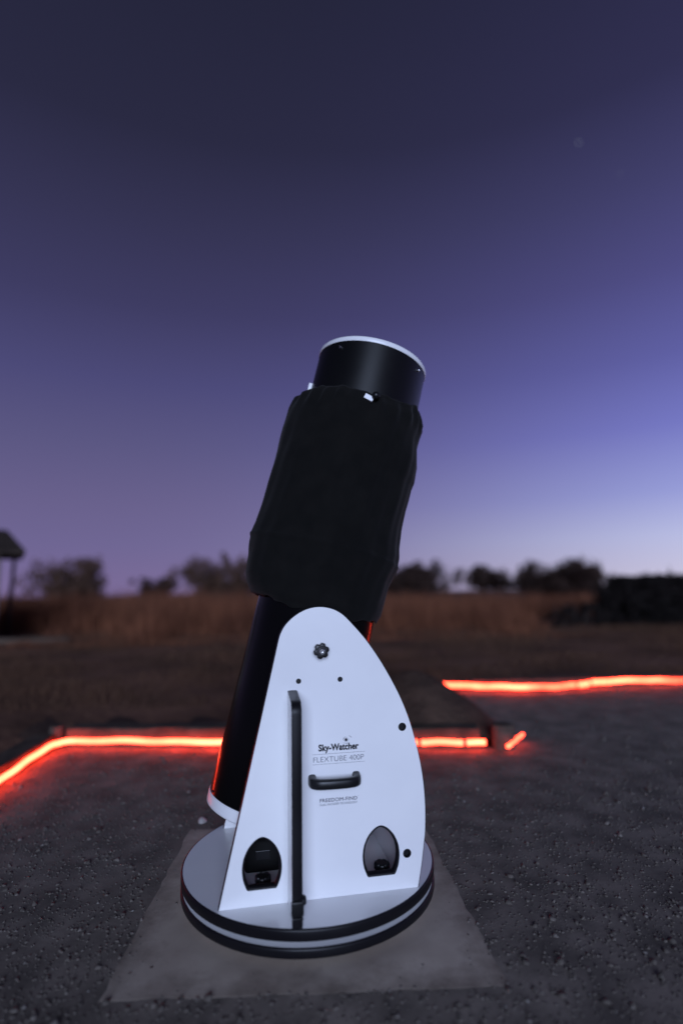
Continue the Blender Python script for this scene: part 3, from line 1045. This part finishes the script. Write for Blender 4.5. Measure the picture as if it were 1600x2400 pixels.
# ================================================================== BACKGROUND
def blades(name, label, x, y, h, w, m, seed, lean=0.25, cat='grass', seg=2):
    rs = np.random.default_rng(seed)
    n = len(x)
    az = rs.uniform(0, 2 * PI, n)
    la = rs.normal(0, lean, n)
    lz = rs.uniform(0, 2 * PI, n)
    z0 = np.array([ground_z(a, b) for a, b in zip(x, y)]) - 0.02
    V = np.empty((n, 5, 3))
    dx, dy = np.cos(az) * w / 2, np.sin(az) * w / 2
    bx, by = np.cos(lz) * la * h, np.sin(lz) * la * h
    for k, (t, ww) in enumerate(((0, 1), (0, 1), (0.55, 0.8), (0.55, 0.8), (1, 0))):
        sg = (-1, 1, -1, 1, 0)[k]
        V[:, k, 0] = x + sg * dx * ww + bx * t * t
        V[:, k, 1] = y + sg * dy * ww + by * t * t
        V[:, k, 2] = z0 + h * t * (1 - 0.25 * np.abs(la) * t)
    f = np.array([(0, 1, 3), (0, 3, 2), (2, 3, 4)])
    Fa = (f[None] + (np.arange(n) * 5)[:, None, None]).reshape(-1, 3)
    me = bpy.data.meshes.new(name)
    me.vertices.add(n * 5)
    me.vertices.foreach_set('co', V.reshape(-1).astype(np.float32))
    me.loops.add(len(Fa) * 3)
    me.loops.foreach_set('vertex_index', Fa.reshape(-1).astype(np.int32))
    me.polygons.add(len(Fa))
    me.polygons.foreach_set('loop_start', (np.arange(len(Fa)) * 3).astype(np.int32))
    me.update()
    me.validate()
    me.materials.append(m)
    o = bpy.data.objects.new(name, me)
    COL.objects.link(o)
    tag(o, label, cat, kind='stuff')
    return o
N = 52000
x = rng.uniform(-1, 1, N)
y = 8.6 + rng.random(N) ** 1.35 * 15
x = x * (4 + (y + 2.2) * 0.78)
ystart = 10.3 + 0.9 * np.sin(x * 0.9 + 1) + 0.5 * np.sin(x * 2.3) + 0.3 * np.sin(x * 5.1 + 2)
hh = np.interp(x, [-9, -3, 1, 6, 12], [1.10, 1.08, 0.98, 0.82, 0.70]) * rng.uniform(0.55, 1.04, N) * (1 + 0.10 * np.sin(x * 1.7) * np.sin(x * 0.6 + 1))
hh += np.maximum(0, y - 14) * 0.012
hh *= 1 + 0.13 * np.sin(x * 4.3 + 2 * np.sin(y * 2.1)) * np.sin(y * 3.3 + x) + 0.10 * np.sin(x * 9.1 + y * 5.0)
hh *= np.clip(0.12 + 0.88 * (y - ystart) / 1.7, 0.10, 1)
hh += (y > ystart) * (rng.random(N) < 0.03) * rng.uniform(0, 0.22, N)
hh *= 1 - 0.85 * np.clip((x - 4.6 - 0.5 * np.sin(y * 3)) / 1.6, 0, 1) * (y < 13.2)
kp_ = ~((x < -6.0) & (y < 11.6))
x, y, hh = x[kp_], y[kp_], hh[kp_]
N = len(x)
blades('tall_grass', 'band of tall dry brown grass across the field behind', x, y, hh, rng.uniform(0.008, 0.02, N), M_tallgrass, 5, 0.22)
N = 60000
y = 2.5 + rng.random(N) ** 1.3 * 9
x = rng.uniform(-1, 1, N) * (2.6 + (y + 2.2) * 0.72)
cl = np.sin(x * 2.1 + 1.3 * np.sin(y * 1.7)) * np.sin(y * 2.3 + x * 0.5)
keep = ~((x > 1.1) & (y < 3.65)) & (cl > -0.6) & ~((x < 1.6) & (y < 3.1))
x, y, cl = x[keep], y[keep], cl[keep]
hs = rng.uniform(0.03, 0.10, len(x)) * (1 + 1.3 * np.maximum(cl, 0) + 2.2 * np.maximum(0, np.sin(x * 0.83 + 2) * np.sin(y * 1.27 + 0.4 * x) - 0.35))
blades('short_grass', 'low dry dark grass covering the field', x, y, hs, rng.uniform(0.004, 0.010, len(x)), M_shortgrass, 6, 0.5)

def leaf_cloud(centres, spread, per, size, seed, flat=0.75):
    rs = np.random.default_rng(seed)
    C_ = np.repeat(np.array(centres, float), per, 0)
    n = len(C_)
    d = rs.normal(size=(n, 3))
    d /= np.linalg.norm(d, axis=1)[:, None]
    rad = rs.random(n) ** 0.45
    sp = np.repeat(np.array(spread, float), per)
    P_ = C_ + d * (rad * sp)[:, None] * np.array([1, 1, flat])
    a = rs.normal(size=(n, 3)); a /= np.linalg.norm(a, axis=1)[:, None]
    b = np.cross(a, rs.normal(size=(n, 3))); b /= np.linalg.norm(b, axis=1)[:, None]
    s = size * rs.uniform(0.5, 1.3, n)
    V_ = np.stack([P_ - a * s[:, None], P_ + b * (s * 0.4)[:, None], P_ + a * s[:, None], P_ - b * (s * 0.4)[:, None]], 1).reshape(-1, 3)
    F_ = np.arange(n * 4).reshape(-1, 4)
    return V_, F_
def tree(name, label, loc, width, height, seed, m, trunk_h=0.25, nl=7, per=60, leaf=0.09, group=None, spike=False, cat='tree', dens=1.0, flat=0.75):
    rs = np.random.default_rng(seed)
    root = empty(name, loc)
    tag(root, label, cat, group)
    bm = bmesh.new()
    tips, spr = [], []
    nst = 3 if trunk_h < 0.2 else 1
    th = height * trunk_h
    r_tr = 0.035 * height
    for s in range(nst):
        a = rs.uniform(0, 2 * PI)
        o_ = Vector((math.cos(a), math.sin(a), 0)) * (0.06 * width * (nst > 1))
        top = o_ * 2.2 + Vector((rs.normal() * 0.05 * width, rs.normal() * 0.05 * width, th))
        sweep(bm, [o_ - Vector((0, 0, 0.15)), o_.lerp(top, 0.5) + Vector((rs.normal() * 0.02, rs.normal() * 0.02, 0)), top], [r_tr * 1.15, r_tr, r_tr * 0.8], 7)
        for k in range(nl):
            an = 2 * PI * (k + rs.uniform(0, 0.8)) / nl
            rr = width / 2 * rs.uniform(0.35, 0.92)
            lo = 0.18 if trunk_h < 0.2 else 0.50
            hz_ = height * (rs.uniform(lo, 0.90) - (0.10 if trunk_h < 0.2 else 0.20) * (rr / (width / 2)) ** 2)
            e = Vector((math.cos(an) * rr, math.sin(an) * rr, hz_))
            mid = top.lerp(e, 0.5) + Vector((rs.normal() * 0.08 * width, rs.normal() * 0.08 * width, 0.03 * height))
            sweep(bm, [top, mid, e], [r_tr * 0.55, r_tr * 0.32, r_tr * 0.1], 5)
            tips.append(e); spr.append(width * rs.uniform(0.11, 0.19))
            tips.append(mid); spr.append(width * rs.uniform(0.09, 0.15))
            for q_ in range(3):
                e2 = mid.lerp(e, rs.uniform(0.3, 1)) + Vector((rs.normal() * 0.15 * width, rs.normal() * 0.15 * width, abs(rs.normal()) * 0.13 * height))
                e2.z = min(e2.z, height * 0.97)
                sweep(bm, [mid, mid.lerp(e2, 0.6), e2], [r_tr * 0.25, r_tr * 0.15, r_tr * 0.05], 4)
                tips.append(e2); spr.append(width * rs.uniform(0.06, 0.12))
    if spike:
        e = Vector((rs.normal() * 0.1, 0, height * 1.0))
        for q_ in range(4):
            tips.append(Vector((-0.25 + 0.12 * q_, 0, height * (1.08 - 0.09 * q_)))); spr.append(0.16 + 0.06 * q_)
        sweep(bm, [Vector((0.1, 0, height * 0.6)), Vector((-0.25, 0, height * 1.1))], [r_tr * 0.3, r_tr * 0.06], 5)
    bm_obj('trunk', bm, M_bark, root, True)
    V_, F_ = leaf_cloud([tuple(t) for t in tips], spr, int(per * dens), leaf, seed + 99, flat)
    mesh_obj('crown', V_, F_, m, root)
    return root
def gz(x, y):
    return ground_z(x, y) - 0.03
GR = 'shrubs and trees on the skyline'
def put(label, x0, x1, y, ztop, seed, m, **k):
    xc, w = (x0 + x1) / 2, (x1 - x0)
    zb = gz(xc, y)
    tree('bush' if k.get('trunk_h', 0.25) < 0.2 else 'tree', label, (xc, y, zb), w, (ztop - zb) * 1.0, seed, m, group=GR, **k)
put('broad bushy brown shrub on the skyline at far left', -19.0, -13.7, 38, 3.25, 21, M_leaf_brown, trunk_h=0.10, nl=9, per=42, leaf=0.15, flat=0.95, cat='bush')
put('small low shrub on the skyline between two larger left bushes', -14.3, -11.0, 45, 1.85, 22, M_leaf_dark, trunk_h=0.1, nl=6, per=45, leaf=0.15, cat='bush')
put('brown bush with a spiky top just left of the shroud', -8.0, -2.4, 34, 2.9, 23, M_leaf_brown, trunk_h=0.10, nl=9, per=38, leaf=0.15, spike=True, flat=0.95, cat='bush')
put('dark leafy tree just right of the shroud', 5.6, 10.1, 40, 2.65, 24, M_leaf_dark, trunk_h=0.12, nl=10, per=75, leaf=0.15, flat=0.95, cat='tree')
put('thin pale see-through tree right of the shroud', 10.2, 13.0, 44, 2.95, 25, M_leaf_grey, trunk_h=0.24, nl=7, per=12, leaf=0.13)
put('small dark round-topped tree with sky under its crown', 12.2, 15.8, 40, 2.35, 26, M_leaf_dark, trunk_h=0.30, nl=12, per=80, leaf=0.15, flat=0.9)
put('wide flat-topped dark tree left of the dark hedge', 15.0, 21.5, 36, 2.45, 27, M_leaf_dark, trunk_h=0.16, nl=8, per=100, leaf=0.16, flat=0.75)

def hedge(name, label, centres, spr, per, leaf, seed, loc, stems):
    root = empty(name, loc)
    tag(root, label, 'hedge')
    bm = bmesh.new()
    for a, b, r in stems:
        sweep(bm, [Vector(a), Vector(a).lerp(Vector(b), 0.5) + Vector((0.03, 0.02, 0)), Vector(b)], [r, r * 0.7, r * 0.25], 6)
    bm_obj('branches', bm, M_bark, root, True)
    V_, F_ = leaf_cloud(centres, spr, per, leaf, seed, 0.9)
    V_[:, 2] = np.maximum(V_[:, 2], 0.02)
    mesh_obj('foliage', V_, F_, M_leaf_hedge, root)
cs, sp, st = [], [], []
for i in range(19):
    xx = i * 0.19 + rng.normal() * 0.05
    tp = 0.92 + 0.33 * min(1, max(0, xx) / 0.30) ** 0.5 + 0.07 * xx / 3.4
    for zz in np.arange(0.18, tp - 0.12, 0.2):
        for yy in (0.0, 0.5):
            cs.append((xx + rng.normal() * 0.09, yy + rng.normal() * 0.12, zz + rng.normal() * 0.06)); sp.append(rng.uniform(0.2, 0.32))
    cs.append((xx, 0.2 + rng.normal() * 0.15, tp - 0.19 + rng.normal() * 0.02)); sp.append(rng.uniform(0.14, 0.19))
    for q_ in (0.0, 0.095):
        cs.append((i * 0.19 + q_, 0.1, tp - 0.13)); sp.append(0.13)
        cs.append((i * 0.19 + q_, 0.25, tp - 0.30)); sp.append(0.19)
        cs.append((i * 0.19 + q_, 0.05, tp - 0.48)); sp.append(0.2)
    if i % 3 == 0:
        st.append(((xx, 0.2, 0), (xx + 0.1, 0.25, tp - 0.15), 0.04))
st.append(((1.75, 0.2, 1.0), (1.72, 0.2, 1.50), 0.02))
hedge('hedge', 'tall dense almost black hedge at the right edge', cs, sp, 120, 0.05, 41, (7.4, 11.0, -0.05), st)
cs, sp, st = [], [], []
for i in range(9):
    xx = i * 0.16 + rng.normal() * 0.06
    for zz in (0.15, 0.33, 0.5):
        zz *= 0.55 + 0.5 * min(1, xx / 0.7 + 0.2) * rng.uniform(0.7, 1.15)
        cs.append((xx, rng.normal() * 0.12, zz)); sp.append(rng.uniform(0.09, 0.17))
    st.append(((xx, 0, 0), (xx + 0.05, 0, 0.6), 0.025))
hedge('low_hedge', 'low dark scrub in front of the flat-topped tree', cs, sp, 60, 0.045, 43, (6.05, 11.1, -0.05), st)

# ---- hut at the left edge
hut = empty('hut', (-8.35, 9.87, -0.03), (0, 0, math.radians(28)))
tag(hut, 'small dark hut with overhanging hipped roof cut by the left edge', 'hut')
bm = bmesh.new()
bm_box(bm, (0, 0, 0.93), (3.34, 2.0, 1.86), 0.01, 1)
bm_obj('wall', bm, M_plaster, hut)
bm = bmesh.new()
ev = [(-2.1, -1.35, 1.83), (2.1, -1.35, 1.83), (2.1, 1.35, 1.83), (-2.1, 1.35, 1.83)]
ed = [(-2.1, -1.35, 1.91), (2.1, -1.35, 1.91), (2.1, 1.35, 1.91), (-2.1, 1.35, 1.91)]
rg = [(-1.75, 0, 2.45), (1.75, 0, 2.45)]
vb = [bm.verts.new(v) for v in ev]; vt = [bm.verts.new(v) for v in ed]; vr = [bm.verts.new(v) for v in rg]
bm.faces.new(vb[::-1])
for i in range(4):
    bm.faces.new((vb[i], vb[(i + 1) % 4], vt[(i + 1) % 4], vt[i]))
bm.faces.new((vt[0], vt[1], vr[1], vr[0])); bm.faces.new((vt[1], vt[2], vr[1])); bm.faces.new((vt[2], vt[3], vr[0], vr[1])); bm.faces.new((vt[3], vt[0], vr[0]))
bm_obj('roof', bm, M_thatch, hut)
bm = bmesh.new()
sweep(bm, [(1.94, 0.9, 1.85), (1.93, 0.9, 1.3), (1.90, 0.9, 0.8), (1.89, 0.9, 0.0)], [0.04, 0.045, 0.05, 0.055], 8)
bm_obj('eave_post', bm, M_log, hut, True)
# ---- pale kerb beside the hut
bm = bmesh.new()
bm_box(bm, (0, 0, 0.05), (4.2, 0.18, 0.12), 0.01, 1)
pk = bm_obj('low_wall', bm, M_palekerb)
pk.location = (-7.0, 9.75, -0.03)
tag(pk, 'low pale masonry edging in the grass beside the hut', 'low wall')

# ---- two faint stars
M_star = mat('starlight', (0, 0, 0), 1.0, 0.0, emit=(0.75, 0.85, 1.0), estr=0.5)
for loc, r, lb in (((516.64, 900, 822.5), 1.5, 'faint blurred star high in the sky at right, the brighter one'), ((590.79, 900, 761.3), 0.8, 'fainter star below right of the brighter star')):
    bm = bmesh.new()
    bmesh.ops.create_icosphere(bm, subdivisions=2, radius=r)
    s = bm_obj('star', bm, M_star, smooth=True)
    s.location = loc
    tag(s, lb, 'star')
